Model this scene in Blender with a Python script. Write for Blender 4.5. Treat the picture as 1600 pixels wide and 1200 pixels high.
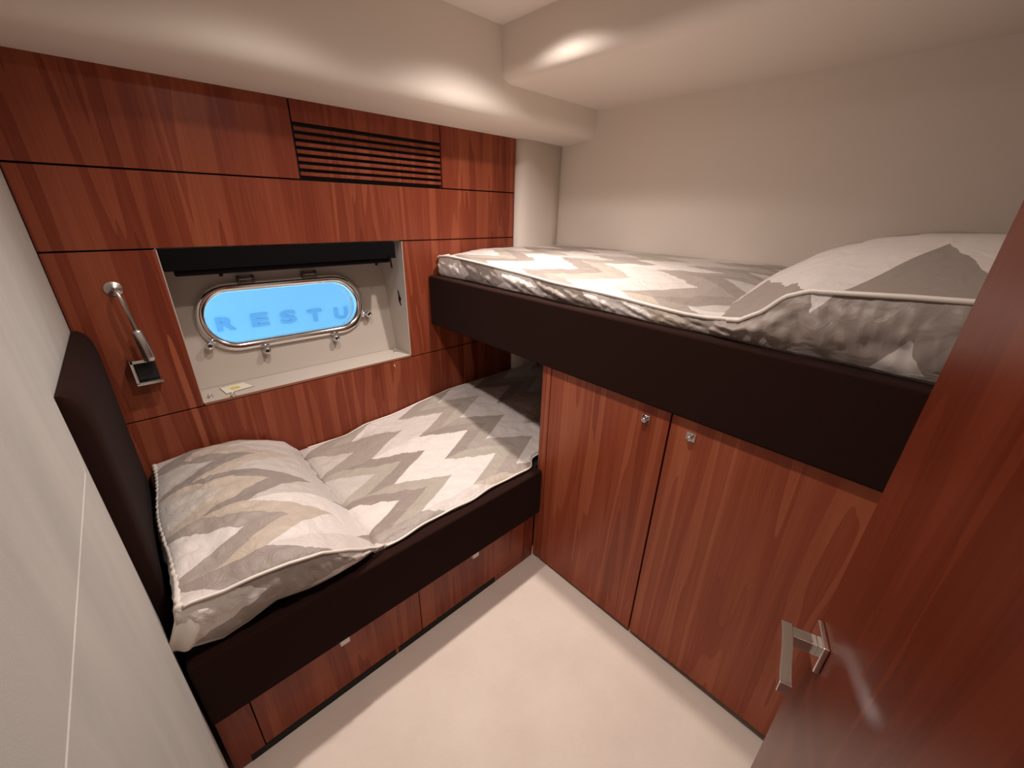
import bpy, bmesh, math, random
from mathutils import Vector, Matrix, noise
random.seed(7)
for o in list(bpy.data.objects): bpy.data.objects.remove(o)
SC = bpy.context.scene; COL = SC.collection

# ------------------------------------------------------------------ camera
CAM = Vector((-1.1043, -1.7739, 1.55))
R_ = Vector((0.73430075, -0.67844807, 0.02259677)); U_ = Vector((0.25425161, 0.30574273, 0.91753883)); F_ = Vector((0.62941125, 0.66800419, -0.39700363))
cd = bpy.data.cameras.new('camera'); cam = bpy.data.objects.new('camera', cd); COL.objects.link(cam)
m = Matrix.Identity(4)
for i in range(3):
    m[i][0] = R_[i]; m[i][1] = U_[i]; m[i][2] = -F_[i]; m[i][3] = CAM[i]
cam.matrix_world = m
cd.sensor_fit = 'HORIZONTAL'; cd.sensor_width = 36; cd.lens = 626.7155 / 1600 * 36; cd.clip_start = .01
SC.camera = cam

# ------------------------------------------------------------------ world, lights, exposure
w = bpy.data.worlds.new('world'); SC.world = w; w.use_nodes = True
w.node_tree.nodes['Background'].inputs[0].default_value = (.235, .52, .78, 1)
w.node_tree.nodes['Background'].inputs[1].default_value = 3.2
SC.view_settings.view_transform = 'Standard'; SC.view_settings.look = 'None'
SC.view_settings.exposure = 0.0; SC.view_settings.gamma = 1; SC.view_settings.use_curve_mapping = False
def spot(name, loc, power, col=(1, .91, .85), ang=142, r=.022, blend=1):
    l = bpy.data.lights.new(name, 'SPOT'); l.energy = power; l.color = col; l.spot_size = math.radians(ang); l.spot_blend = blend
    l.shadow_soft_size = r
    o = bpy.data.objects.new(name, l); COL.objects.link(o); o.location = loc; return o
LAMPS = [(.02, -.60, 40, 138, 46), (-.66, -.62, 18, 134, 25), (-.62, -1.28, 27, 174, 18)]
ZC = 2.231
for x, y, p, a, pb in LAMPS: spot('downlight_flood', (x, y, ZC - .018), p, ang=a); spot('downlight_beam', (x, y, ZC - .018), pb, ang=88)

# ------------------------------------------------------------------ helpers
def tag(o, label=None, cat=None, group=None, kind=None):
    if label: o['label'] = label
    if cat: o['category'] = cat
    if group: o['group'] = group
    if kind: o['kind'] = kind
    return o
def empty(name, loc, label=None, cat=None, group=None, kind=None):
    o = bpy.data.objects.new(name, None); COL.objects.link(o); o.location = loc; o.empty_display_size = .05
    return tag(o, label, cat, group, kind)
def obj(name, bm, mat, parent=None, smooth=False, bevel=0, seg=2, recalc=True):
    """mesh given in world coordinates; parents are empties/meshes that are never rotated"""
    if recalc: bmesh.ops.recalc_face_normals(bm, faces=bm.faces)
    me = bpy.data.meshes.new(name)
    pw = Vector((0, 0, 0))
    if parent is not None:
        pw = WL[parent.name]
    # origin at own centre bottom
    xs = [v.co for v in bm.verts]
    c = Vector(((min(v.x for v in xs)+max(v.x for v in xs))/2, (min(v.y for v in xs)+max(v.y for v in xs))/2, min(v.z for v in xs)))
    for v in bm.verts: v.co -= c
    bm.to_mesh(me); bm.free()
    o = bpy.data.objects.new(name, me); COL.objects.link(o)
    if parent is not None: o.parent = parent
    o.location = c - pw
    WL[o.name] = c
    if mat: me.materials.append(mat)
    if smooth:
        for p in me.polygons: p.use_smooth = True
    if bevel:
        b = o.modifiers.new('bevel', 'BEVEL'); b.width = bevel; b.segments = seg; b.limit_method = 'ANGLE'; b.angle_limit = .6
        for p in me.polygons: p.use_smooth = True
        wn = o.modifiers.new('wn', 'WEIGHTED_NORMAL'); wn.keep_sharp = True
    return o
WL = {}
def E(name, loc, *a, **k):
    o = empty(name, loc, *a, **k); WL[o.name] = Vector(loc); return o
def bx(bm, x0, x1, y0, y1, z0, z1):
    v = [bm.verts.new((x, y, z)) for x in (x0, x1) for y in (y0, y1) for z in (z0, z1)]
    for f in ((0,1,3,2),(4,6,7,5),(0,4,5,1),(2,3,7,6),(0,2,6,4),(1,5,7,3)): bm.faces.new([v[i] for i in f])
    return v
def box(name, x0, x1, y0, y1, z0, z1, mat, parent=None, bevel=0, seg=2):
    bm = bmesh.new(); bx(bm, x0, x1, y0, y1, z0, z1); return obj(name, bm, mat, parent, bevel=bevel, seg=seg)
def prism(bm, pts, a, b, axis):
    """closed outline pts (2D) extruded along axis from a to b"""
    def P(p, t):
        return {'x': (t, p[0], p[1]), 'y': (p[0], t, p[1]), 'z': (p[0], p[1], t)}[axis]
    A = [bm.verts.new(P(p, a)) for p in pts]; B = [bm.verts.new(P(p, b)) for p in pts]
    n = len(pts)
    for i in range(n): bm.faces.new((A[i], A[(i+1) % n], B[(i+1) % n], B[i]))
    bm.faces.new(A); bm.faces.new(list(reversed(B)))
def catmull(pts, n=8, closed=False):
    P = [Vector(p) for p in pts]; out = []
    N = len(P)
    for i in range(N if closed else N-1):
        p0 = P[(i-1) % N] if closed or i > 0 else P[0]*2-P[1]
        p1 = P[i]; p2 = P[(i+1) % N]
        p3 = P[(i+2) % N] if closed or i+2 < N else P[-1]*2-P[-2]
        for k in range(n):
            t = k/n
            out.append(.5*((2*p1)+(p2-p0)*t+(2*p0-5*p1+4*p2-p3)*t*t+(3*p1-p0-3*p2+p3)*t**3))
    if not closed: out.append(P[-1])
    return out
def tube(bm, pts, r, sides=10, closed=False, caps=True):
    pts = [Vector(p) for p in pts]; n = len(pts); rings = []
    if not isinstance(r, (list, tuple)): r = [r]*n
    up = Vector((0, 0, 1)); prev = None
    for i in range(n):
        if closed: t = pts[(i+1) % n]-pts[i-1]
        else: t = pts[min(i+1, n-1)]-pts[max(i-1, 0)]
        t.normalize()
        if prev is None:
            a = t.cross(up)
            if a.length < .2: a = t.cross(Vector((1, 0, 0)))
        else:
            a = prev - t*prev.dot(t)
        a.normalize(); prev = a; b = t.cross(a)
        rings.append([bm.verts.new(pts[i]+(a*math.cos(2*math.pi*k/sides)+b*math.sin(2*math.pi*k/sides))*r[i]) for k in range(sides)])
    for i in range(n if closed else n-1):
        A, B = rings[i], rings[(i+1) % n]
        for k in range(sides): bm.faces.new((A[k], A[(k+1) % sides], B[(k+1) % sides], B[k]))
    if caps and not closed:
        bm.faces.new(list(reversed(rings[0]))); bm.faces.new(rings[-1])
def cyl(bm, p0, p1, r0, r1=None, sides=24):
    r1 = r0 if r1 is None else r1
    tube(bm, [p0, p1], [r0, r1], sides)
def lathe(bm, c, d, prof, sides=28):
    """profile (radius, height) around direction d from centre c, closed at both ends"""
    tubep = [Vector(c)+Vector(d).normalized()*h for r, h in prof]
    d = Vector(d).normalized(); a = d.cross(Vector((0, 0, 1)))
    if a.length < .2: a = d.cross(Vector((1, 0, 0)))
    a.normalize(); b = d.cross(a); rings = []
    for (r, h), p in zip(prof, tubep):
        rings.append([bm.verts.new(p+(a*math.cos(2*math.pi*k/sides)+b*math.sin(2*math.pi*k/sides))*max(r, 1e-5)) for k in range(sides)])
    for A, B in zip(rings, rings[1:]):
        for k in range(sides): bm.faces.new((A[k], A[(k+1) % sides], B[(k+1) % sides], B[k]))
    bm.faces.new(list(reversed(rings[0]))); bm.faces.new(rings[-1])
def interp(tab, x):
    if x <= tab[0][0]: return tab[0][1]
    for (a, b), (c, d) in zip(tab, tab[1:]):
        if x <= c:
            t = (x-a)/(c-a); return b+(d-b)*t
    return tab[-1][1]
def sm(a, b, x):
    t = min(1, max(0, (x-a)/(b-a))); return t*t*(3-2*t)
def srgb(r, g, b):
    f = lambda c: (c/255/12.92) if c/255 <= .04045 else ((c/255+.055)/1.055)**2.4
    return (f(r), f(g), f(b), 1)

# ------------------------------------------------------------------ materials
class NT:
    def __init__(s, name):
        s.m = bpy.data.materials.new(name); s.m.use_nodes = True; s.t = s.m.node_tree
        s.b = s.t.nodes['Principled BSDF']
    def n(s, typ, **k):
        x = s.t.nodes.new(typ)
        for a, v in k.items():
            if a.startswith('i_'):
                key = a[2:]; key = int(key) if key.isdigit() else key
                if isinstance(v, tuple) and len(v) == 2 and hasattr(v[0], 'outputs'): s.t.links.new(v[0].outputs[v[1]], x.inputs[key])
                else: x.inputs[key].default_value = v
            else: setattr(x, a, v)
        return x
    def l(s, a, ao, b, bi): s.t.links.new(a.outputs[ao], b.inputs[bi])
    def math(s, op, a, b=None, c=None):
        x = s.t.nodes.new('ShaderNodeMath'); x.operation = op
        for i, v in enumerate((a, b, c)):
            if v is None: continue
            if isinstance(v, (int, float)): x.inputs[i].default_value = v
            else: s.t.links.new(v.outputs[0] if hasattr(v, 'outputs') else v, x.inputs[i])
        return x
def plain(name, col, rough=.5, metal=0, spec=.5, bump=0, bscale=300, coat=0):
    s = NT(name); s.b.inputs['Base Color'].default_value = col; s.b.inputs['Roughness'].default_value = rough
    s.b.inputs['Metallic'].default_value = metal; s.b.inputs['Specular IOR Level'].default_value = spec
    s.b.inputs['Coat Weight'].default_value = coat
    if bump:
        tc = s.n('ShaderNodeTexCoord'); nz = s.n('ShaderNodeTexNoise'); nz.inputs['Scale'].default_value = bscale
        s.l(tc, 'Object', nz, 'Vector'); bp = s.n('ShaderNodeBump'); bp.inputs['Strength'].default_value = bump; bp.inputs['Distance'].default_value = .002
        s.l(nz, 0, bp, 'Height'); s.l(bp, 0, s.b, 'Normal')
    return s.m
def wood(name, dark, mid, light, rough=.34, off=0, spec=.25):
    s = NT(name); g = s.n('ShaderNodeNewGeometry')
    mp = s.n('ShaderNodeMapping'); mp.inputs['Location'].default_value = (off, off, off); mp.inputs['Scale'].default_value = (1, 1, .055)
    s.l(g, 'Position', mp, 'Vector')
    # slow sideways wander of the figure
    wn = s.n('ShaderNodeTexNoise'); wn.inputs['Scale'].default_value = 7; wn.inputs['Detail'].default_value = 1
    s.l(mp, 0, wn, 'Vector')
    n1 = s.n('ShaderNodeTexNoise'); n1.inputs['Scale'].default_value = 8.5; n1.inputs['Detail'].default_value = 2.2; n1.inputs['Distortion'].default_value = .5
    s.l(mp, 0, n1, 'Vector')
    n2 = s.n('ShaderNodeTexNoise'); n2.inputs['Scale'].default_value = 150; n2.inputs['Detail'].default_value = 4
    mp2 = s.n('ShaderNodeMapping'); mp2.inputs['Scale'].default_value = (1, 1, .02); s.l(g, 'Position', mp2, 'Vector'); s.l(mp2, 0, n2, 'Vector')
    # stepped bands, like flamed veneer leaves
    q = s.math('MULTIPLY', s.math('ADD', s.math('MULTIPLY', n1, 1.0), s.math('MULTIPLY', wn, .5)), 13)
    fl = s.math('FLOOR', q); wh = s.n('ShaderNodeTexWhiteNoise'); wh.noise_dimensions = '1D'; s.l(fl, 0, wh, 'W')
    mixf = s.math('ADD', s.math('MULTIPLY', wh, .46), s.math('MULTIPLY', n1, .60))
    f = s.math('ADD', mixf, s.math('MULTIPLY', s.math('SUBTRACT', n2, .5), .22))
    cr = s.n('ShaderNodeValToRGB'); e = cr.color_ramp.elements
    e[0].position = .22; e[0].color = dark; e[1].position = .86; e[1].color = light
    x = e.new(.52); x.color = mid
    s.l(f, 0, cr, 0); s.l(cr, 0, s.b, 'Base Color')
    s.b.inputs['Roughness'].default_value = rough; s.b.inputs['Specular IOR Level'].default_value = spec
    bp = s.n('ShaderNodeBump'); bp.inputs['Strength'].default_value = .05; bp.inputs['Distance'].default_value = .001; s.l(n2, 0, bp, 'Height'); s.l(bp, 0, s.b, 'Normal')
    return s.m
def fabric_wall(name, col, streak=.0, sz=6, bump=.15):
    s = NT(name); tc = s.n('ShaderNodeNewGeometry')
    mp = s.n('ShaderNodeMapping'); mp.inputs['Scale'].default_value = (1, 1, .25); s.l(tc, 'Position', mp, 'Vector')
    nz = s.n('ShaderNodeTexNoise'); nz.inputs['Scale'].default_value = sz; nz.inputs['Detail'].default_value = 3; nz.inputs['Distortion'].default_value = .6; s.l(mp, 0, nz, 'Vector')
    cr = s.n('ShaderNodeValToRGB'); e = cr.color_ramp.elements
    e[0].position = .3; e[0].color = tuple(c*(1-streak) for c in col[:3])+(1,); e[1].position = .7; e[1].color = col
    s.l(nz, 0, cr, 0); s.l(cr, 0, s.b, 'Base Color')
    f = s.n('ShaderNodeTexNoise'); f.inputs['Scale'].default_value = 420; s.l(tc, 'Position', f, 'Vector')
    bp = s.n('ShaderNodeBump'); bp.inputs['Strength'].default_value = bump; bp.inputs['Distance'].default_value = .0012; s.l(f, 0, bp, 'Height')
    bp2 = s.n('ShaderNodeBump'); bp2.inputs['Strength'].default_value = .6; bp2.inputs['Distance'].default_value = .01*streak*4; s.l(nz, 0, bp2, 'Height'); s.l(bp, 0, bp2, 'Normal')
    s.l(bp2, 0, s.b, 'Normal'); s.b.inputs['Roughness'].default_value = .75; s.b.inputs['Specular IOR Level'].default_value = .3
    return s.m
def quilt(name, sheen=.3):
    """flame-stitch print: saw-tooth bands, alternating cream and taupe; UV in metres (u along the bed, v across)"""
    s = NT(name); uv = s.n('ShaderNodeUVMap'); uv.uv_map = 'UVMap'
    nz = s.n('ShaderNodeTexNoise'); nz.inputs['Scale'].default_value = 28; nz.inputs['Detail'].default_value = 2; s.l(uv, 0, nz, 'Vector')
    sp = s.n('ShaderNodeSeparateXYZ'); s.l(uv, 0, sp, 0)
    wob = s.math('MULTIPLY', s.math('SUBTRACT', nz, .5), .022)
    u = s.math('ADD', s.math('MULTIPLY', sp.outputs[0], 1), wob); v = s.math('ADD', sp.outputs[1], s.math('MULTIPLY', wob, .8))
    vv = s.math('DIVIDE', s.math('ADD', v, .72+8), .205)
    fr = s.math('FRACT', vv)
    tri = s.math('SUBTRACT', 1, s.math('ABSOLUTE', s.math('SUBTRACT', s.math('MULTIPLY', fr, 2), 1)))   # 0 at L tips, 1 at R tips
    uu = s.math('DIVIDE', s.math('SUBTRACT', s.math('ADD', u, .785+2.35), s.math('MULTIPLY', tri, .205)), .235)
    band = s.math('FLOOR', uu); par = s.math('MODULO', s.math('ADD', band, 1), 2)
    # each band is two parallel stripes whose tone changes from tooth to tooth
    sub = s.math('MULTIPLY', s.math('FLOOR', s.math('MULTIPLY', s.math('FRACT', uu), 2.0)), par)
    cx = s.n('ShaderNodeCombineXYZ'); s.l(band, 0, cx, 0); s.l(s.math('FLOOR', vv), 0, cx, 1); s.l(sub, 0, cx, 2)
    wh = s.n('ShaderNodeTexWhiteNoise'); wh.noise_dimensions = '3D'; s.l(cx, 0, wh, 'Vector')
    cl = s.n('ShaderNodeValToRGB'); cl.color_ramp.interpolation = 'CONSTANT'; e = cl.color_ramp.elements
    e[0].color = srgb(216, 206, 199); e[1].position = .5; e[1].color = srgb(204, 193, 186); x = e.new(.8); x.color = srgb(192, 182, 173)
    cdk = s.n('ShaderNodeValToRGB'); cdk.color_ramp.interpolation = 'CONSTANT'; e = cdk.color_ramp.elements
    e[0].color = srgb(146, 132, 123); e[1].position = .3; e[1].color = srgb(158, 145, 135); x = e.new(.6); x.color = srgb(168, 158, 145); x = e.new(.82); x.color = srgb(186, 170, 154)
    s.l(wh, 0, cl, 0); s.l(wh, 0, cdk, 0)
    mx = s.n('ShaderNodeMix'); mx.data_type = 'RGBA'; s.l(par, 0, mx, 0); s.l(cl, 0, mx, 6); s.l(cdk, 0, mx, 7)
    s.l(mx, 2, s.b, 'Base Color')
    s.b.inputs['Roughness'].default_value = .5; s.b.inputs['Sheen Weight'].default_value = sheen; s.b.inputs['Specular IOR Level'].default_value = .45
    n3 = s.n('ShaderNodeTexNoise'); n3.inputs['Scale'].default_value = 26; n3.inputs['Detail'].default_value = 3; n3.inputs['Distortion'].default_value = 1.2; s.l(uv, 0, n3, 'Vector')
    b1 = s.n('ShaderNodeBump'); b1.inputs['Strength'].default_value = .55; b1.inputs['Distance'].default_value = .010; s.l(n3, 0, b1, 'Height')
    n4 = s.n('ShaderNodeTexNoise'); n4.inputs['Scale'].default_value = 500; s.l(uv, 0, n4, 'Vector')
    b2 = s.n('ShaderNodeBump'); b2.inputs['Strength'].default_value = .12; b2.inputs['Distance'].default_value = .001; s.l(n4, 0, b2, 'Height'); s.l(b1, 0, b2, 'Normal')
    s.l(b2, 0, s.b, 'Normal')
    return s.m

M = {}
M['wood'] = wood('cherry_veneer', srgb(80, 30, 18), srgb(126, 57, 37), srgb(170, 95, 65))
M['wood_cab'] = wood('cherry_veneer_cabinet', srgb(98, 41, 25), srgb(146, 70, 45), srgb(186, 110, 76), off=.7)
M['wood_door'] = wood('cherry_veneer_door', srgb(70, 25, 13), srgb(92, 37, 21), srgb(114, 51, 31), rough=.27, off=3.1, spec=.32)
M['cream'] = fabric_wall('cream_vinyl', srgb(234, 223, 212))
M['left'] = fabric_wall('grey_white_fabric', srgb(206, 202, 195), streak=.16, sz=8)
M['ceil'] = fabric_wall('ceiling_vinyl', srgb(234, 224, 215))
M['recess'] = plain('cream_laminate', srgb(192, 180, 169), .45)
M['black'] = plain('black_gap', (.006, .005, .005, 1), .8)
M['blind'] = plain('black_blind', (.005, .004, .005, 1), .7, spec=.08)
M['chrome'] = plain('chrome', (.82, .80, .78, 1), .12, 1)
M['satin'] = plain('satin_nickel', (.62, .58, .55, 1), .32, 1)
M['darkmetal'] = plain('dark_chrome', (.18, .16, .15, 1), .2, 1)
M['brown'] = plain('brown_suede', srgb(42, 25, 21), .95, spec=.04, bump=.3, bscale=500)
M['brown'].node_tree.nodes['Principled BSDF'].inputs['Sheen Weight'].default_value = .02
M['carpet'] = None
M['quilt'] = quilt('zigzag_quilt')
M['piping'] = plain('cream_piping', srgb(226, 216, 205), .4)
M['white'] = plain('white_plastic', srgb(235, 232, 226), .35)
M['brass'] = plain('brass', (.7, .5, .25, 1), .3, 1)
M['card'] = plain('card_paper', srgb(228, 220, 200), .6)
M['yellow'] = plain('card_yellow', srgb(214, 190, 90), .6)
M['edge'] = plain('wood_edge', srgb(150, 96, 70), .5)
def carpet():
    s = NT('cream_carpet'); g = s.n('ShaderNodeNewGeometry')
    a = s.n('ShaderNodeTexNoise'); a.inputs['Scale'].default_value = 5; a.inputs['Detail'].default_value = 3; s.l(g, 'Position', a, 'Vector')
    cr = s.n('ShaderNodeValToRGB'); e = cr.color_ramp.elements; e[0].position = .3; e[0].color = srgb(224, 207, 193); e[1].position = .7; e[1].color = srgb(232, 216, 202)
    s.l(a, 0, cr, 0); s.l(cr, 0, s.b, 'Base Color'); s.b.inputs['Roughness'].default_value = .95; s.b.inputs['Specular IOR Level'].default_value = .1
    f = s.n('ShaderNodeTexNoise'); f.inputs['Scale'].default_value = 350; f.inputs['Detail'].default_value = 2; s.l(g, 'Position', f, 'Vector')
    bp = s.n('ShaderNodeBump'); bp.inputs['Strength'].default_value = .5; bp.inputs['Distance'].default_value = .003; s.l(f, 0, bp, 'Height'); s.l(bp, 0, s.b, 'Normal')
    return s.m
M['carpet'] = carpet()
def glassmat():
    s = NT('window_glass'); s.b.inputs['Base Color'].default_value = (.92, .97, 1, 1); s.b.inputs['Roughness'].default_value = .0
    s.b.inputs['Transmission Weight'].default_value = 1; s.b.inputs['IOR'].default_value = 1.3; return s.m
M['glass'] = glassmat()

# ------------------------------------------------------------------ room shell
XL, XB, YF = -1.283, .921, -2.15
S1, S2, S3, ZT = 1.638, 1.41, .846, 1.894
XW = .553
WX0, WX1, WZ0 = -1.022, -.152, .857
tag(box('floor', XL-.05, XB+.05, YF-.4, .05, -.05, 0, M['carpet']), kind='structure')
tag(box('ceiling', XL-.1, XB+.05, YF-.4, .4, ZC, ZC+.05, M['ceil']), kind='structure')
# left wall: slightly thicker towards the camera
bm = bmesh.new()
prism(bm, [(XL, .02), (XL, -.60), (-1.253, -.83), (-1.251, YF-.4), (XL-.1, YF-.4), (XL-.1, .02)], 1.1037, ZC, 'z')
prism(bm, [(XL, .02), (XL, -.60), (-1.2525, -.83), (-1.2503, YF-.4), (XL-.1, YF-.4), (XL-.1, .02)], 0, 1.103, 'z')
tag(obj('wall_left', bm, M['left'], bevel=.0015), kind='structure')
# right wall behind the upper bunk
tag(box('wall_right', XB, XB+.05, YF-.05, .05, 0, ZC, M['cream']), kind='structure')
# wall behind the camera with the doorway
bm = bmesh.new()
bx(bm, XL-.05, -1.10, YF-.05, YF, 0, ZC); bx(bm, -.42, XB+.05, YF-.05, YF, 0, ZC); bx(bm, -1.10, -.42, YF-.05, YF, 1.98, ZC)
bx(bm, XL-.05, XB+.05, YF-.40, YF-.36, 0, ZC)
tag(obj('wall_front', bm, M['cream']), kind='structure')
# back wall backing (dark) with the window opening
bm = bmesh.new()
bx(bm, XL-.1, WX0-.004, .019, .05, 0, ZC); bx(bm, WX1+.004, XB+.05, .019, .05, 0, ZC)
bx(bm, WX0-.004, WX1+.004, .019, .05, 0, WZ0-.01); bx(bm, WX0-.004, WX1+.004, .019, .05, S2+.004, ZC)
wb = tag(obj('wall_back', bm, M['black']), kind='structure')
g = .0025
def panel(x0, x1, z0, z1, name='wood_panel'):
    return box(name, x0+g, x1-g, 0, .0185, z0+g, z1-g, M['wood'], wb, bevel=.0012, seg=1)
V1, V2, VZ = -.545, .083, 1.822
panel(XL, V1, S1, ZT+.03); panel(V1, V2, VZ, ZT+.03); panel(V2, XW, S1, ZT+.03)
panel(XL, XW, S2, S1)
panel(XL, WX0-.003+g, S3, S2); panel(WX1+.003-g, XW, S3, S2)
panel(XL, XW, .30, S3)
# rounded cream upholstered pillar at the end of the wood wall
out = [(XW+.002, .018), (XW+.002, -.001), (.560, -.016), (.572, -.029), (.590, -.038), (.62, -.040), (.67, -.036), (.75, -.024), (.85, -.009), (XB, .0), (XB, .018)]
bm = bmesh.new(); prism(bm, out, 0, ZT+.02, 'z')
o = obj('trim_3', bm, M['cream']); tag(o, kind='structure')
for p in o.data.polygons: p.use_smooth = abs(p.normal.z) < .5
def arc(cx, cy, r, a0, a1, n=8):
    return [(cx+r*math.cos(math.radians(a0+(a1-a0)*i/n)), cy+r*math.sin(math.radians(a0+(a1-a0)*i/n))) for i in range(n+1)]
# soffit over the wood wall: section in (y,z)
YS = -.232
sec = [(YS, ZC)] + [(y, z) for y, z in arc(YS+.06, ZT+.075, .06, 180, 258, 8)] + [(-.05, ZT), (.019, ZT), (.019, ZC)]
bm = bmesh.new(); prism(bm, sec, XL-.02, XB, 'x')
o = obj('trim_1', bm, M['cream']); tag(o, kind='structure')
for p in o.data.polygons: p.use_smooth = True
o.modifiers.new('es', 'EDGE_SPLIT').split_angle = .6
# soffit over the upper bunk: section in (x,z)
XS, ZS2 = .245, 2.043
sec = [(XS, ZC)] + arc(XS+.05, ZS2+.05, .05, 180, 270, 8) + [(XB, ZS2), (XB, ZC)]
bm = bmesh.new(); prism(bm, sec, YF, YS+.02, 'y')
o = obj('trim_2', bm, M['cream']); tag(o, kind='structure')
for p in o.data.polygons: p.use_smooth = True
o.modifiers.new('es', 'EDGE_SPLIT').split_angle = .6

# air vent in the wood wall
av = E('air_vent', (-.23, 0, 1.645), 'dark slotted wooden air vent set high in the wood wall', 'air vent')
for k in range(7):
    z = 1.652 + .0243*k
    box('slat', V1+.004, V2-.004, .001, .007, z, z+.0130, M['wood'], av, bevel=.001, seg=1)
box('backing', V1+.001, V2-.001, .0165, .0188, 1.642, 1.820, M['black'], av)

# ------------------------------------------------------------------ window recess and porthole
def yb(z): return .15 + (z-WZ0)*.2
wn = E('window_1', ((WX0+WX1)/2, .15, WZ0), kind='structure')
bm = bmesh.new()
t = .008
def quadprism(bm, pts, t, d):
    A = [bm.verts.new(p) for p in pts]; B = [bm.verts.new(Vector(p)+Vector(d)*t) for p in pts]; n = len(pts)
    bm.faces.new(A); bm.faces.new(list(reversed(B)))
    for i in range(n): bm.faces.new((A[i], B[i], B[(i+1) % n], A[(i+1) % n]))
ztop = S2-.002
quadprism(bm, [(WX0, .001, WZ0), (WX1, .001, WZ0), (WX1, .2, WZ0), (WX0, .2, WZ0)], t, (0, 0, -1))
quadprism(bm, [(WX1, .001, WZ0), (WX1, .001, ztop), (WX1, yb(ztop), ztop), (WX1, yb(WZ0), WZ0)], t, (1, 0, 0))
quadprism(bm, [(WX0, .001, WZ0), (WX0, .001, ztop), (WX0, yb(ztop), ztop), (WX0, yb(WZ0), WZ0)], t, (-1, 0, 0))
quadprism(bm, [(WX0, .02, ztop), (WX1, .02, ztop), (WX1, yb(ztop), ztop), (WX0, yb(ztop), ztop)], t, (0, 0, 1))
obj('recess_lining', bm, M['recess'], wn)
box('sill_edge', WX0, WX1, -.0015, .0008, WZ0-.009, WZ0, M['edge'], wn)
# rounded-rectangle helpers on the sloping hull panel
PC = Vector((-.626, 0, 1.118)); PC.y = yb(PC.z)
ex = Vector((1, 0, 0)); ez = Vector((0, .2, 1)).normalized(); en = ez.cross(ex) * 1.0   # towards the cabin?
if en.y > 0: en = -en
# measured outline leans: its right end sits a touch higher
def rr(w, h, r, n=10):
    pts = []
    for cx, cz, a0 in ((w-r, h-r, 0), (-w+r, h-r, 90), (-w+r, -h+r, 180), (w-r, -h+r, 270)):
        for i in range(n+1):
            a = math.radians(a0+90*i/n); pts.append((cx+r*math.cos(a), cz+r*math.sin(a)))
    return pts
def P3(p, off=0): return PC + ex*p[0] + ez*p[1] + en*off
def ring_plate(bm, outer, inner, o0, o1):
    """flat ring between two same-count outlines, thickness o0..o1 along the normal"""
    n = len(outer)
    V = [[bm.verts.new(P3(p, o)) for p in L] for L, o in ((outer, o0), (outer, o1), (inner, o1), (inner, o0))]
    for a in range(4):
        A, B = V[a], V[(a+1) % 4]
        for i in range(n): bm.faces.new((A[i], A[(i+1) % n], B[(i+1) % n], B[i]))
# hull panel with the hole
bm = bmesh.new()
hole = rr(.325, .125, .122)
def clampbox(p):
    # matching points on the panel border
    x, z = p; w0, w1 = WX0-PC.x, WX1-PC.x; h0, h1 = WZ0-PC.z-.004, (ztop-PC.z)*1.02
    s = 1e9
    if x > 0: s = min(s, w1/x)
    if x < 0: s = min(s, w0/x)
    if z > 0: s = min(s, h1/z)
    if z < 0: s = min(s, h0/z)
    return (x*s, z*s)
outer = [clampbox(p) for p in hole]
corners = [(WX1-PC.x, (ztop-PC.z)*1.02), (WX0-PC.x, (ztop-PC.z)*1.02), (WX0-PC.x, WZ0-PC.z-.004), (WX1-PC.x, WZ0-PC.z-.004)]
for q in range(4):
    cxn, czn = corners[q]
    best = min(range(q*11, q*11+11), key=lambda i: (outer[i][0]-cxn)**2+(outer[i][1]-czn)**2)
    outer[best] = corners[q]
ring_plate(bm, outer, hole, 0, -.03)
obj('hull_panel', bm, M['recess'], wn)
# chrome porthole frame: stepped ring
ph = E('porthole_frame', tuple(PC)); ph.parent = wn; ph.location = PC - WL[wn.name]; WL[ph.name] = PC.copy()
bm = bmesh.new()
loops = [(.341, .139, .136, 0), (.341, .139, .136, .012), (.334, .132, .130, .020), (.316, .115, .112, .022), (.303, .102, .100, .012), (.301, .100, .098, -.02)]
V = [[bm.verts.new(P3(p, o)) for p in rr(a, b, r, 14)] for a, b, r, o in loops]
for A, B in zip(V, V[1:]+V[:1]):
    n = len(A)
    for i in range(n): bm.faces.new((A[i], A[(i+1) % n], B[(i+1) % n], B[i]))
o = obj('rim', bm, M['chrome'], ph, smooth=True)
o.modifiers.new('es', 'EDGE_SPLIT').split_angle = .9
bm = bmesh.new()
a = [bm.verts.new(P3(p, -.006)) for p in rr(.302, .101, .099, 14)]; b = [bm.verts.new(P3(p, -.012)) for p in rr(.302, .101, .099, 14)]
bm.faces.new(a); bm.faces.new(list(reversed(b)))
for i in range(len(a)): bm.faces.new((a[i], a[(i+1) % len(a)], b[(i+1) % len(a)], b[i]))
obj('pane', bm, M['glass'], ph)
# hull tube beyond the glass
bm = bmesh.new(); ring_plate(bm, rr(.325, .125, .122), rr(.309, .109, .107), -.03, -.10); obj('hull_sleeve', bm, M['white'], ph)
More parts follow.
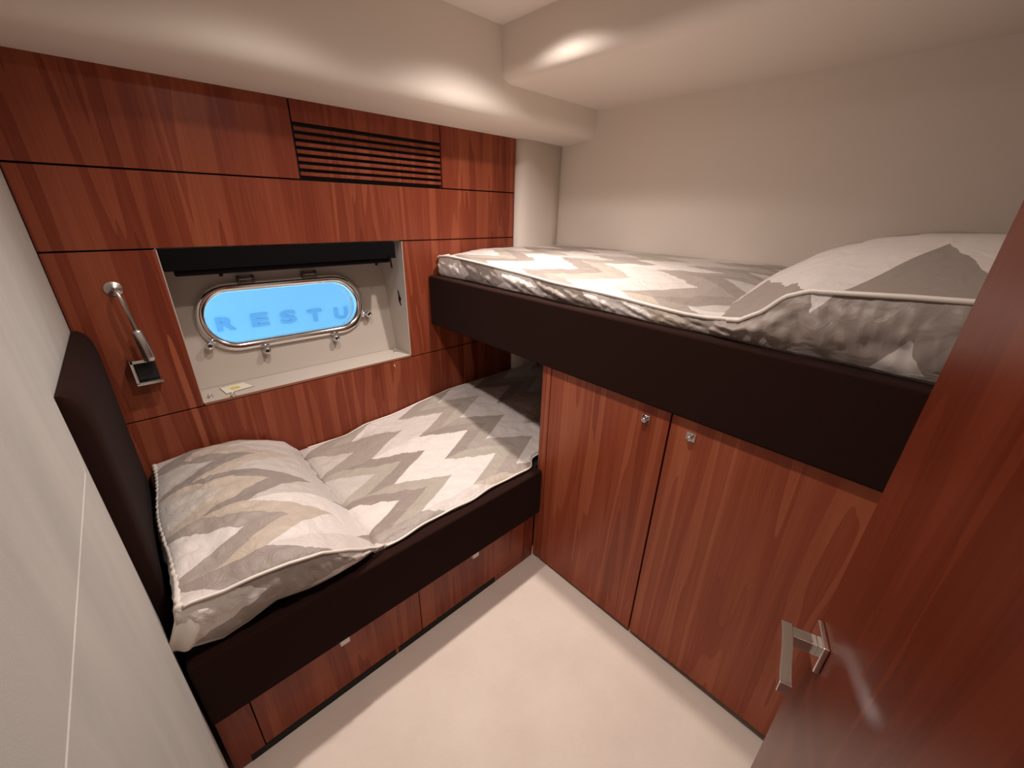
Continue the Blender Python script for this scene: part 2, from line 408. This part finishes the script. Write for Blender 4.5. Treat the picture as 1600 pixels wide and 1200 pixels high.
# hinges at the top, thumb-screw clamps at the bottom
for hx in (-.135, .115):
    bm = bmesh.new()
    for p in ((hx-.030, .128, .0, .022), (hx+.022, .128, .0, .022)):
        x, z, o0, o1 = p; quadprism(bm, [P3((x, z), 0), P3((x+.010, z), 0), P3((x+.010, z+.034), 0), P3((x, z+.034), 0)], .026, tuple(en))
    tube(bm, [P3((hx-.027, .150), .018), P3((hx+.030, .150), .018)], .0085, 12)
    quadprism(bm, [P3((hx-.022, .130), .016), P3((hx+.024, .130), .016), P3((hx+.024, .150), .016), P3((hx-.022, .150), .016)], .008, tuple(en))
    obj('hinge', bm, M['darkmetal'], ph, bevel=.002)
for cx, cz, dx, dz in ((-.306, -.080, -.55, -.8), (-.128, -.134, 0, -1), (.168, -.134, 0, -1), (.325, -.062, 1, -.25)):
    d = Vector((dx, dz)).normalized()
    cl = None
    bm = bmesh.new()
    p0 = P3((cx, cz), .022); p1 = P3((cx+d.x*.020, cz+d.y*.020), .022)
    tube(bm, [P3((cx-d.x*.014, cz-d.y*.014), .020), p1], .0065, 12)
    tube(bm, [P3((cx-d.y*.016, cz+d.x*.016), .018), P3((cx+d.y*.016, cz-d.x*.016), .018)], .006, 12)
    cl = obj('clamp', bm, M['chrome'], ph, smooth=True)
    bm = bmesh.new(); lathe(bm, P3((cx+d.x*.022, cz+d.y*.022), .008), en, [(.009, 0), (.013, .004), (.0155, .012), (.0155, .026), (.012, .034), (.008, .036), (.006, .032)], 20)
    obj('knob', bm, M['chrome'], cl, smooth=True)
    bm = bmesh.new(); lathe(bm, P3((cx+d.x*.022, cz+d.y*.022), .0405), en, [(.006, 0), (.006, .002)], 16)
    obj('knob_cap', bm, M['black'], cl)

# outside: pale hull of the boat alongside, with its name lettering, lit by the sky
bh = tag(box('boat_hull', -3.2, 3.6, 1.21, 1.3, -.9, 2.6, plain('pale_blue_hull', srgb(205, 232, 250), .5)),
    'pale blue boat side with dark blue lettering seen through the oval porthole', 'boat')
lm = plain('navy_letters', srgb(158, 196, 224), .6)
lx = [(-.797, 'R'), (-.609, 'E'), (-.441, 'S'), (-.269, 'T'), (-.085, 'U')]
for (x, ch), zz in zip(lx, (.825, .822, .815, .800, .790)):
    c = bpy.data.curves.new('c', 'FONT'); c.body = ch; c.size = .112; c.extrude = .002; c.offset = .0035
    ob = bpy.data.objects.new('tmp', c); COL.objects.link(ob)
    dg = bpy.context.evaluated_depsgraph_get(); me = bpy.data.meshes.new_from_object(ob.evaluated_get(dg)); bpy.data.objects.remove(ob)
    bm = bmesh.new(); bm.from_mesh(me)
    w0 = min(v.co.x for v in bm.verts); w1 = max(v.co.x for v in bm.verts)
    for v in bm.verts: v.co = Vector((x + (v.co.x-w0)*.098/(w1-w0), 1.207-v.co.z, zz+v.co.y))
    obj('hull_letter', bm, lm, bh)['label'] = 'dark blue letter %s' % ch

# roller blind cassette
rb = E('roller_blind', (-.60, .03, 1.315), 'black roller blind cassette above the oval porthole', 'blind')
box('cassette', WX0+.002, -.186, .002, .058, 1.337, 1.408, M['blind'], rb, bevel=.002)
box('bottom_rail', WX0+.028, -.212, .012, .046, 1.318, 1.337, M['blind'], rb, bevel=.003)
for x in (-.865, -.275):
    bm = bmesh.new(); tube(bm, [(x, .02, 1.320), (x, .02, 1.309)], .006, 10); obj('rail_stop', bm, M['blind'], rb, smooth=True)
bm = bmesh.new(); tube(bm, catmull([(-.222, .006, 1.37), (-.218, -.004, 1.34), (-.214, -.002, 1.31), (-.208, .006, 1.295)], 4), .0035, 8); obj('pull_hook', bm, M['blind'], rb, smooth=True)
# jamb catch
bm = bmesh.new()
prism(bm, [(.052, 1.104), (.060, 1.120), (.050, 1.136), (.060, 1.148), (.072, 1.176), (.066, 1.150), (.070, 1.138), (.066, 1.124)], WX1-.005, WX1-.0005, 'x')
tag(obj('blind_catch', bm, M['blind']), 'small black butterfly catch on the cream jamb right of the porthole', 'catch')
# fixings on the sill
for x, y, lb in ((-.997, .046, 'small white hook at the left end of the window sill'), (-.929, .006, 'small dark clip at the front edge of the window sill near the card'), (-.190, .095, 'small grey screw cap at the right end of the window sill')):
    bm = bmesh.new(); tube(bm, [(x-.007, y, WZ0), (x-.005, y, WZ0+.012), (x, y, WZ0+.017), (x+.005, y, WZ0+.012), (x+.007, y, WZ0)], .0022, 8)
    lathe(bm, (x, y, WZ0+.0002), (0, 0, 1), [(.010, 0), (.010, .0018), (.007, .003)], 14)
    tag(obj('sill_hook', bm, M['satin'], smooth=True), lb, 'hook', 'fixings on the window sill')
# catch below the sill
bm = bmesh.new(); lathe(bm, (-.246, -.0005, .822), (0, -1, 0), [(.006, 0), (.006, .002), (.003, .003)], 14)
tube(bm, [(-.246, -.004, .822), (-.247, -.006, .806)], .0022, 8)
tag(obj('brass_hook', bm, M['brass'], smooth=True), 'tiny brass hook on the wood panel under the window', 'hook')
# card on the sill
bm = bmesh.new(); quadprism(bm, [(-.955, .120, WZ0+.0004), (-.945, .040, WZ0+.0004), (-.845, .058, WZ0+.0004), (-.872, .128, WZ0+.0004)], .0012, (0, 0, 1))
cd_ = tag(obj('paper_card', bm, M['card']), 'cream paper card with a yellow print lying on the window sill', 'card')
bm = bmesh.new(); quadprism(bm, [(-.925, .098, WZ0+.0017), (-.92, .070, WZ0+.0017), (-.888, .076, WZ0+.0017), (-.895, .100, WZ0+.0017)], .0003, (0, 0, 1))
obj('print', bm, M['yellow'], cd_)
bm = bmesh.new()
for a, b in (((-.955, .120), (-.945, .040)), ((-.945, .040), (-.845, .058))): tube(bm, [(a[0], a[1], WZ0+.002), (b[0], b[1], WZ0+.002)], .0009, 6)
obj('card_edge', bm, M['darkmetal'], cd_)

# ------------------------------------------------------------------ reading lamp
rl = E('reading_lamp', (-1.14, 0, 1.0), 'silver wall reading lamp with thin flexible arm left of the window', 'lamp')
bm = bmesh.new(); lathe(bm, (-1.155, -.0005, 1.297), (0, -1, 0), [(.023, 0), (.023, .002), (.021, .0035), (.006, .0036), (.0055, .010)], 28); obj('wall_rose', bm, M['satin'], rl, smooth=True)
bm = bmesh.new(); tube(bm, catmull([(-1.155, -.008, 1.297), (-1.152, -.032, 1.295), (-1.145, -.045, 1.272), (-1.140, -.047, 1.22), (-1.136, -.046, 1.168)], 8), .0056, 12); obj('flexible_arm', bm, M['satin'], rl, smooth=True)
bm = bmesh.new(); lathe(bm, (-1.1365, -.045, 1.172), (.0087, 0, -.106), [(.006, 0), (.011, .002), (.0135, .006), (.0150, .09), (.0158, .104), (.0125, .107)], 28); obj('lamp_head', bm, M['satin'], rl, smooth=True)
br = E('wall_bracket', (-1.15, -.001, 1.0)); br.parent = rl; br.location = WL[br.name]-WL[rl.name]
bm = bmesh.new(); bx(bm, -1.180, -1.118, -.047, -.037, 1.062, 1.072); obj('top_arm', bm, M['chrome'], br, bevel=.001)
bm = bmesh.new(); bx(bm, -1.181, -1.172, -.047, -.0005, .992, 1.072); obj('side_plate', bm, M['chrome'], br, bevel=.001)
bm = bmesh.new(); bx(bm, -1.181, -1.112, -.047, -.0005, .986, .996); obj('base_plate', bm, M['chrome'], br, bevel=.001)
bm = bmesh.new(); bx(bm, -1.171, -1.118, -.022, -.0005, .997, 1.058); obj('switch_block', bm, M['black'], br, bevel=.002)

# ------------------------------------------------------------------ headboard
bm = bmesh.new()
hb = []
prof = [(XL+.002, 1.182), (XL+.014, 1.182), (XL+.028, 1.170), (XL+.038, 1.145), (XL+.042, 1.10), (XL+.041, 1.0), (XL+.038, .85), (XL+.034, .6), (XL+.034, .285), (XL+.002, .285)]
ys = [-.002, -.2, -.4, -.55, -.605, -.612]
rows = []
for y in ys:
    k = 1 if y > -.6 else (.9 if y > -.61 else .7)
    rows.append([bm.verts.new((XL+.002+(p[0]-XL-.002)*k, y, p[1])) for p in prof])
for A, B in zip(rows, rows[1:]):
    for i in range(len(prof)): bm.faces.new((A[i], A[(i+1) % len(prof)], B[(i+1) % len(prof)], B[i]))
bm.faces.new(rows[0]); bm.faces.new(list(reversed(rows[-1])))
o = obj('headboard', bm, M['brown'], smooth=True); o.modifiers.new('es', 'EDGE_SPLIT').split_angle = .9
tag(o, 'dark brown padded headboard against the white wall at the left end of the lower bunk', 'headboard')

# ------------------------------------------------------------------ lower bunk
YB = -.812
lb = E('lower_bunk', (-.2, -.4, 0), 'lower bunk with dark brown padded side rail, along the wood wall', 'bunk bed')
box('side_rail', -1.248, -.003, YB, -.758, .283, .514, M['brown'], lb, bevel=.008, seg=3)
box('base', XL+.045, XB-.01, -.757, -.002, .283, .50, M['black'], lb)
yd = -.778
bd = E('bunk_drawers', (-.62, -.5, 0), 'row of cherry wood drawers under the lower bunk rail', 'drawer unit')
def vpanel(name, x0, x1, z0, z1, parent, y0=yd, t=.018): return box(name, x0, x1, y0, y0+t, z0, z1, M['wood'], parent, bevel=.001, seg=1)
vpanel('filler_panel', -1.248, -1.1665, .004, .281, bd)
vpanel('filler_panel', -.062, -.006, .004, .281, bd)
for x0, x1, tx in ((-1.1635, -.618, -.897), (-.615, -.065, -.366)):
    d = vpanel('drawer', x0, x1, .032, .281, bd)
    box('pull_tab', tx-.015, tx+.015, yd-.026, yd+.002, .256, .2815, M['white'], d, bevel=.002)
vpanel('plinth', -1.206, -.004, .0005, .0295, bd, y0=-.765)
for x0, x1 in ((-1.206, -.731), (-.719, -.243)): box('toe_vent', x0, x1, -.7785, -.770, .0008, .0296, M['black'], bd)
for x0, x1 in ((-.7305, -.7195), (-.2425, -.064)): box('plinth_face', x0, x1, -.778, -.769, .0005, .031, M['wood'], bd)
box('carcass', -1.24, -.008, -.757, -.01, .002, .28, M['black'], bd)

# ------------------------------------------------------------------ soft goods builder
def nz(x, y, z=0, s=1.0): return noise.noise(Vector((x*s, y*s, z)))
def soft(name, nx, ny, X, Y, ztop, zbot, uvf, mat, parent=None, nside=7, bulge=.012, side_noise=.006, seed=0, sub=1, pull=None):
    """closed puffy cloth body over a rectangle grid. X,Y(u,v) outline; ztop/zbot(x,y)"""
    bm = bmesh.new(); uvl = bm.loops.layers.uv.new('UVMap'); uvs = {}
    top = [[None]*(ny+1) for _ in range(nx+1)]; bot = [[None]*(ny+1) for _ in range(nx+1)]
    for i in range(nx+1):
        for j in range(ny+1):
            u, v = i/nx, j/ny; x, y = X(u, v), Y(u, v)
            a = bm.verts.new((x, y, ztop(x, y, u, v))); top[i][j] = a; uvs[a] = uvf(x, y)
            if i in (0, nx) or j in (0, ny) : pass
            zb = zbot(x, y, u, v)
            b = bm.verts.new((x, y, zb)); bot[i][j] = b; uvs[b] = uvf(x, y)
    for i in range(nx):
        for j in range(ny):
            bm.faces.new((top[i][j], top[i+1][j], top[i+1][j+1], top[i][j+1]))
            bm.faces.new((bot[i][j], bot[i][j+1], bot[i+1][j+1], bot[i+1][j]))
    per = [(i, 0) for i in range(nx)]+[(nx, j) for j in range(ny)]+[(i, ny) for i in range(nx, 0, -1)]+[(0, j) for j in range(ny, 0, -1)]
    n = len(per); cols = []
    for k, (i, j) in enumerate(per):
        p = top[i][j].co; q = bot[i][j].co
        pi_, pn = per[k-1], per[(k+1) % n]
        t = top[pn[0]][pn[1]].co-top[pi_[0]][pi_[1]].co; t.z = 0; t.normalize(); nrm = Vector((t.y, -t.x, 0))
        c = [top[i][j]]
        for s in range(1, nside):
            f = s/nside; co = p.lerp(q, f)
            h = (p-q).length
            wr = side_noise*nz(p.x*24+seed+f*2, p.y*24+f*3, f*1.2+seed) + side_noise*.6*nz(p.x*60+seed, p.y*60, f*4)
            co = co + nrm*(bulge*math.sin(math.pi*f)*min(1, h/.06)+wr*math.sin(math.pi*f))
            if pull: co = pull(co, f, nrm)
            vtx = bm.verts.new(co); c.append(vtx)
            uu, vv = uvf(p.x+nrm.x*h*f, p.y+nrm.y*h*f); uvs[vtx] = (uu, vv)
        c.append(bot[i][j]); cols.append(c)
    for k in range(n):
        A, B = cols[k], cols[(k+1) % n]
        for s in range(nside):
            bm.faces.new((A[s], A[s+1], B[s+1], B[s]))
    for f in bm.faces:
        for lp in f.loops: lp[uvl].uv = uvs[lp.vert]
    o = obj(name, bm, mat, parent, smooth=True)
    return o, [top[i][j] for i, j in per] if False else None
def wrinkle(x, y, amp, seed=0, ax=1.0, ay=1.0):
    v = noise.noise(Vector((x*7*ax+seed, y*7*ay, seed)))*1.0
    r = 1-abs(noise.noise(Vector((x*13*ax+seed*2, y*13*ay+3.1, seed))))*2
    return amp*(v*.6 + r*.4*.8 + .35*noise.noise(Vector((x*32*ax, y*32*ay, seed))))
LU = lambda x, y: (x, y)

# lower quilt
BACK = [(-.80, .548), (-.54, .548), (-.44, .572), (-.30, .575), (-.115, .598), (.05, .618), (.9, .620)]
LX0, LX1, LY0, LY1 = -.752, .905, -.768, -.012
def lq_top(x, y, u, v):
    zb = interp(BACK, x); f = (y-LY0)/(LY1-LY0)
    z = .538+(zb-.538)*sm(0, 1, f) + .012*math.sin(math.pi*min(1, f*1.0))
    e = min(f*(LY1-LY0), (1-f)*(LY1-LY0), (x-LX0), (LX1-x))
    z += wrinkle(x, y, .0095, 3.7, ax=.8)*min(1, e/.05)
    # slight dip along the edge where the piping is sewn
    z -= .010*(1-sm(0, .03, e))
    return z
def lq_Y(u, v):
    x = LX0+(LX1-LX0)*u
    y0 = LY0 + .004*math.sin(x*21)+.003*nz(x*9, 1.2); y1 = LY1 - abs(.006*nz(x*8, 4.4))
    # front corner swings in where the cabinet stands
    y0 += .040*sm(-.045, .02, x)
    return y0+(y1-y0)*v
o, _ = soft('lower_quilt', 190, 84, lambda u, v: LX0+(LX1-LX0)*u, lq_Y, lq_top, lambda x, y, u, v: .515 if 0 < v < 1 and 0 < u < 1 else .5155,
            LU, M['quilt'], bulge=.006, side_noise=.003, nside=4)
lq = tag(o, 'cream and taupe zigzag quilt spread on the lower bunk', 'quilt')
bm = bmesh.new()
pts = [(x, lq_Y((x-LX0)/(LX1-LX0), 0)-.003, lq_top(x, LY0, 0, 0)-.001) for x in [LX0+.04+i*.02 for i in range(44)]]
pts = [(p[0], p[1], p[2]+.002*math.sin(p[0]*40)) for p in pts]
tube(bm, catmull(pts, 3), .0042, 8); obj('piping', bm, M['piping'], lq, smooth=True)
bm = bmesh.new()
pts = [(x, lq_Y((x-LX0)/(LX1-LX0), 1)-.002, lq_top(x, LY1, 0, 1)) for x in [LX0+.04+i*.03 for i in range(56)]]
tube(bm, catmull(pts, 3), .0042, 8); obj('piping', bm, M['piping'], lq, smooth=True)

# lower pillow
PX0, PX1, PY0, PY1 = -1.222, -.755, -.792, -.020
PIP = [(-1.232, .690), (-1.197, .690), (-1.134, .674), (-1.064, .673), (-.989, .668), (-.908, .652), (-.832, .610), (-.79, .575), (-.755, .552)]
PBACK = [(-1.232, .676), (-1.10, .694), (-.95, .678), (-.86, .645), (-.80, .612), (-.755, .558)]
def lp_top(x, y, u, v):
    zf, zb = interp(PIP, x), interp(PBACK, x)
    base = zf+(zb-zf)*v
    puff = .050*(math.sin(math.pi*min(1, max(0, v)))**.6)*(math.sin(math.pi*u**.85)**.7 if 0 < u < 1 else 0)
    z = base+puff
    e = min(u*(PX1-PX0), (1-u)*(PX1-PX0), v*.77, (1-v)*.77)
    # folds run across, from the gathered head edge
    w = (.016*nz((x+.3*y)*6+2, y*20, 5)+.009*nz(x*12, y*34, 2))*(1-.6*sm(.3, .7, u))
    z += w*min(1, e/.06)*(1-.5*u) + .003*nz(x*40, y*40, 7)*min(1, e/.05)
    return z
def lp_X(u, v):
    x0 = PX0 + .006*math.sin(v*9); x1 = PX1-.010*math.sin(math.pi*v)+.010*math.sin(v*5)
    return x0+(x1-x0)*u
def lp_Y(u, v):
    y0 = PY0+.006*math.sin(u*7)+.012*sm(.85, 1, u); y1 = PY1-.008*abs(math.sin(u*6))-.02*sm(.9, 1, u)
    return y0+(y1-y0)*v
SK = [(-1.232, .562), (-1.224, .559), (-1.166, .530), (-1.105, .538), (-1.037, .562), (-.958, .548), (-.885, .545), (-.83, .545), (-.795, .540), (-.755, .535)]
o, _ = soft('lower_pillow', 90, 100, lp_X, lp_Y, lp_top, lambda x, y, u, v: interp(SK, x)-(0 if v > 0 else 0),
            lambda x, y: (x, y), M['quilt'], bulge=.014, side_noise=.010, nside=12, seed=4)
lp = tag(o, 'zigzag patterned pillow with gathered edge at the left end of the lower bunk', 'pillow')
bm = bmesh.new()
pts = [(lp_X(t, 0), lp_Y(t, 0)-.003, lp_top(lp_X(t, 0), 0, t, 0)+.001) for t in [i/40 for i in range(1, 40)]]
pts += [(-.742, -.780, .546), (-.72, -.773, .536)]
tube(bm, catmull(pts, 3), .0045, 8); obj('piping', bm, M['piping'], lp, smooth=True)
bm = bmesh.new(); pts = []; rs = []
for i in range(150):
    t = i/149; x = lp_X(0, t)+.004; y = lp_Y(0, t); z = lp_top(x, y, 0, t)
    pts.append((x+.0035*nz(i*.21, 3), y, z-.004)); rs.append(.0085+.0011*math.sin(i*1.25)+.0022*nz(i*.37, 0))
tube(bm, pts, rs, 10); obj('gathered_edge', bm, M['piping'], lp, smooth=True)
# the loose corner of the pillow case
bm = bmesh.new()
A = Vector((-1.224, -.793, .684)); B = Vector((-1.268, -.792, .580)); Cc = Vector((-1.205, -.795, .558)); D = Vector((-1.170, -.800, .655))
NF = 14; gr = []
for i in range(NF+1):
    row = []
    for j in range(NF+1):
        s, t = i/NF, j/NF
        p = A.lerp(D, s).lerp(B.lerp(Cc, s), t)
        p.y -= .016*math.sin(math.pi*s)*math.sin(math.pi*t*.9)+.006*math.sin(s*9+t*3)*t
        if p.x < -1.240: p.y = min(p.y, -.792)
        row.append(bm.verts.new(p))
    gr.append(row)
for i in range(NF):
    for j in range(NF): bm.faces.new((gr[i][j], gr[i+1][j], gr[i+1][j+1], gr[i][j+1]))
o = obj('corner_flap', bm, M['piping'], lp, smooth=True); o.modifiers.new('s', 'SOLIDIFY').thickness = .003

# ------------------------------------------------------------------ cabinet under the upper bunk
cb = E('cabinet', (.4, -1.45, 0), 'cherry wood cabinet with two tall doors under the upper bunk', 'cabinet')
box('carcass', .020, XB-.005, -2.10, -.800, .04, .985, M['black'], cb)
box('side_panel', .0, XB-.005, -.798, -.779, .004, .999, M['wood_cab'], cb, bevel=.001, seg=1)
box('stile', .0, .018, -.822, -.7985, .012, .999, M['wood_cab'], cb, bevel=.001, seg=1)
box('plinth', .030, .04, -2.10, -.80, .001, .03, M['black'], cb)
for y0, y1, ky in ((-1.3135, -.8255, -1.237), (-1.905, -1.3195, -1.386)):
    bm = bmesh.new(); zb = lambda y: .010+.034*max(0, (-.95-y))
    prism(bm, [(y0, .999), (y1, .999), (y1, zb(y1)), (y0, zb(y0))], 0, .018, 'x')
    d = obj('door', bm, M['wood_cab'], cb, bevel=.001, seg=1)
    bm = bmesh.new(); bx(bm, -.004, -.0002, ky-.0135, ky+.0135, .930, .957)
    kn = obj('push_latch', bm, M['chrome'], d, bevel=.001)
    bm = bmesh.new(); lathe(bm, (-.0042, ky, .9435), (-1, 0, 0), [(.008, 0), (.0085, .008), (.0075, .014), (.004, .0145), (.0035, .012)], 20)
    obj('button', bm, M['chrome'], kn, smooth=True)

# ------------------------------------------------------------------ upper bunk
ub = E('upper_bunk', (.4, -1.0, 1.0), 'upper bunk with deep dark brown padded side rail, above the cabinet', 'bunk bed')
box('side_rail', -.023, .030, -2.10, -.002, 1.001, 1.247, M['brown'], ub, bevel=.009, seg=3)
box('base', .031, XB-.002, -2.10, -.064, 1.001, 1.225, M['brown'], ub)

# upper quilt
UX0, UX1, UY0, UY1 = .022, .915, -1.395, -.012
UP = [(-1.475, 1.318), (-1.42, 1.302), (-1.35, 1.293), (-1.29, 1.292), (-1.08, 1.303), (-.78, 1.313), (-.45, 1.333), (-.125, 1.345), (-.05, 1.338), (0, 1.325)]
def uq_X(u, v):
    y = UY0+(UY1-UY0)*v
    x0 = UX0 + .004*math.sin(y*17)+.003*nz(y*8, 2.2) + .05*sm(-.06, -.012, y)**2 - .020*sm(-1.30, -1.46, y)*0
    x1 = min(UX1, .548) if False else UX1
    return x0+(x1-x0)*u
def uq_top(x, y, u, v):
    zp = interp(UP, y); d = max(0, x-UX0)
    z = zp + (1.362-zp)*sm(0, .30, d)*(1-.5*sm(-1.25, -1.45, y)) - .018*sm(.8, .9, x)*0
    e = min(d, (UX1-x), -y-.012, 9)
    z += wrinkle(x, y, .008, 9.2, ax=1.2, ay=.7)*min(1, max(0, e)/.08)
    z += .004*math.exp(-(d/.02)**2)*nz(0, y*70, 1)
    z -= .012*(1-sm(0, .03, max(0, -y-.012)))
    return z
o, _ = soft('upper_quilt', 100, 190, uq_X, lambda u, v: UY0+(UY1-UY0)*v, uq_top, lambda x, y, u, v: 1.2475,
            lambda x, y: (-y*1.0+.07, x*.9+.02), M['quilt'], bulge=.012, side_noise=.011, nside=12, seed=11)
uq = tag(o, 'cream and taupe zigzag quilt spread on the upper bunk', 'quilt')
bm = bmesh.new()
pts = [(uq_X(0, (y-UY0)/(UY1-UY0))-.004, y, interp(UP, y)+.001) for y in [-.03-i*.02 for i in range(71)]]
pts = [(.10, -.014, 1.338), (.055, -.012, 1.333), (.03, -.018, 1.332)]+pts
tube(bm, catmull(pts, 3), .0052, 8); obj('piping', bm, M['piping'], uq, smooth=True)

# upper pillow
QX0, QX1, QY0, QY1 = .018, .885, -2.06, -1.382
QP = [(-2.06, 1.400), (-1.82, 1.414), (-1.73, 1.409), (-1.64, 1.402), (-1.56, 1.396), (-1.515, 1.375), (-1.48, 1.335), (-1.43, 1.302), (-1.345, 1.290)]
def up_top(x, y, u, v):
    zp = interp(QP, y); d = max(0, x-QX0)
    crest = interp([(-2.06, 1.47), (-1.95, 1.530), (-1.82, 1.545), (-1.69, 1.540), (-1.60, 1.522), (-1.50, 1.482), (-1.42, 1.425), (-1.345, 1.345)], y)
    z = zp+(crest-zp)*sm(-.10, .30, d)*1.0 - (crest-zp)*sm(-.10, .30, 0)
    z -= .035*sm(.75, .9, x)
    z += .004*nz(x*9, y*9, 3)*min(1, d/.08)+.0035*math.exp(-(d/.02)**2)*nz(0, y*80, 2)
    return z
o, _ = soft('upper_pillow', 90, 80, lambda u, v: QX0+.003*math.sin(v*14)*(1-u)+(QX1-QX0)*u, lambda u, v: QY0+(QY1-QY0)*v+(.0 if v < 1 else 0), up_top, lambda x, y, u, v: 1.2485,
            lambda x, y: (x*.8-.53, -y*.62+.14), M['quilt'], bulge=.022, side_noise=.020, nside=18, seed=21)
up = tag(o, 'plump zigzag pillow at the door end of the upper bunk', 'pillow')
bm = bmesh.new()
pts = [(QX0-.004, y, interp(QP, y)+.002) for y in [-1.40-i*.015 for i in range(43)]]
tube(bm, catmull(pts, 3), .0055, 8); obj('piping', bm, M['piping'], up, smooth=True)

# ------------------------------------------------------------------ entrance door, standing ajar
P0 = Vector((-.4546, -1.7954, 0)); az = math.radians(250)
dv = Vector((math.sin(az), math.cos(az), 0)); nv = Vector((-math.cos(math.radians(70))*0+math.sin(math.radians(-20)), math.cos(math.radians(-20)), 0))
def DP(s, o, z): return P0+dv*s+nv*o+Vector((0, 0, z))
def dbox(bm, s0, s1, o0, o1, z0, z1):
    v = [bm.verts.new(DP(s, o, z)) for s in (s0, s1) for o in (o0, o1) for z in (z0, z1)]
    for f in ((0,1,3,2),(4,6,7,5),(0,4,5,1),(2,3,7,6),(0,2,6,4),(1,5,7,3)): bm.faces.new([v[i] for i in f])
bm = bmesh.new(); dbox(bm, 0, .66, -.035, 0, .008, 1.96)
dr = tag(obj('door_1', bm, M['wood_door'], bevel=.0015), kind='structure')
HS, HZ = .036, .962
hd = E('door_handle', tuple(DP(HS, 0, HZ))); hd.parent = dr; hd.location = WL[hd.name]-WL[dr.name]
bm = bmesh.new(); dbox(bm, HS-.026, HS+.026, .0002, .008, HZ-.026, HZ+.026); obj('rose', bm, M['chrome'], hd, bevel=.0015)
bm = bmesh.new(); dbox(bm, HS-.010, HS+.010, .008, .040, HZ-.010, HZ+.010); obj('neck', bm, M['chrome'], hd, bevel=.001)
bm = bmesh.new(); lv = []
for i in range(17):
    t = i/16; s = HS-.014+t*.108; o = .038+.011*math.sin(t*1.35)**2 ; hw = .011 - .002*t
    lv.append([bm.verts.new(DP(s, o+a, HZ+b)) for a, b in ((0, -hw), (.015, -hw), (.015, hw), (0, hw))])
for A, B in zip(lv, lv[1:]):
    for k in range(4): bm.faces.new((A[k], A[(k+1) % 4], B[(k+1) % 4], B[k]))
bm.faces.new(lv[0]); bm.faces.new(list(reversed(lv[-1]))); obj('lever', bm, M['chrome'], hd, bevel=.001)

# ------------------------------------------------------------------ ceiling downlights
em = NT('lamp_glow'); em.b.inputs['Emission Color'].default_value = (1, .8, .62, 1); em.b.inputs['Emission Strength'].default_value = 6
for (x, y, *_), lbx in zip(LAMPS, ('round chrome ceiling downlight between the two bunks', 'round chrome ceiling downlight over the lower bunk pillow', 'round chrome ceiling downlight over the open floor near the door')):
    dl = E('ceiling_downlight', (x, y, ZC-.012), lbx, 'ceiling light', 'ceiling downlights')
    bm = bmesh.new(); n = 32
    prf = [(.042, 0), (.040, -.006), (.032, -.008), (.030, -.003), (.030, 0)]
    rg = [[bm.verts.new((x+r*math.cos(2*math.pi*k/n), y+r*math.sin(2*math.pi*k/n), ZC+h)) for k in range(n)] for r, h in prf]
    for A, B in zip(rg, rg[1:]+rg[:1]):
        for k in range(n): bm.faces.new((A[k], A[(k+1) % n], B[(k+1) % n], B[k]))
    obj('bezel', bm, M['chrome'], dl, smooth=True)
    bm = bmesh.new(); lathe(bm, (x, y, ZC-.001), (0, 0, -1), [(.029, 0), (.029, .001), (.028, .002)], 28); obj('lens', bm, em.m, dl)
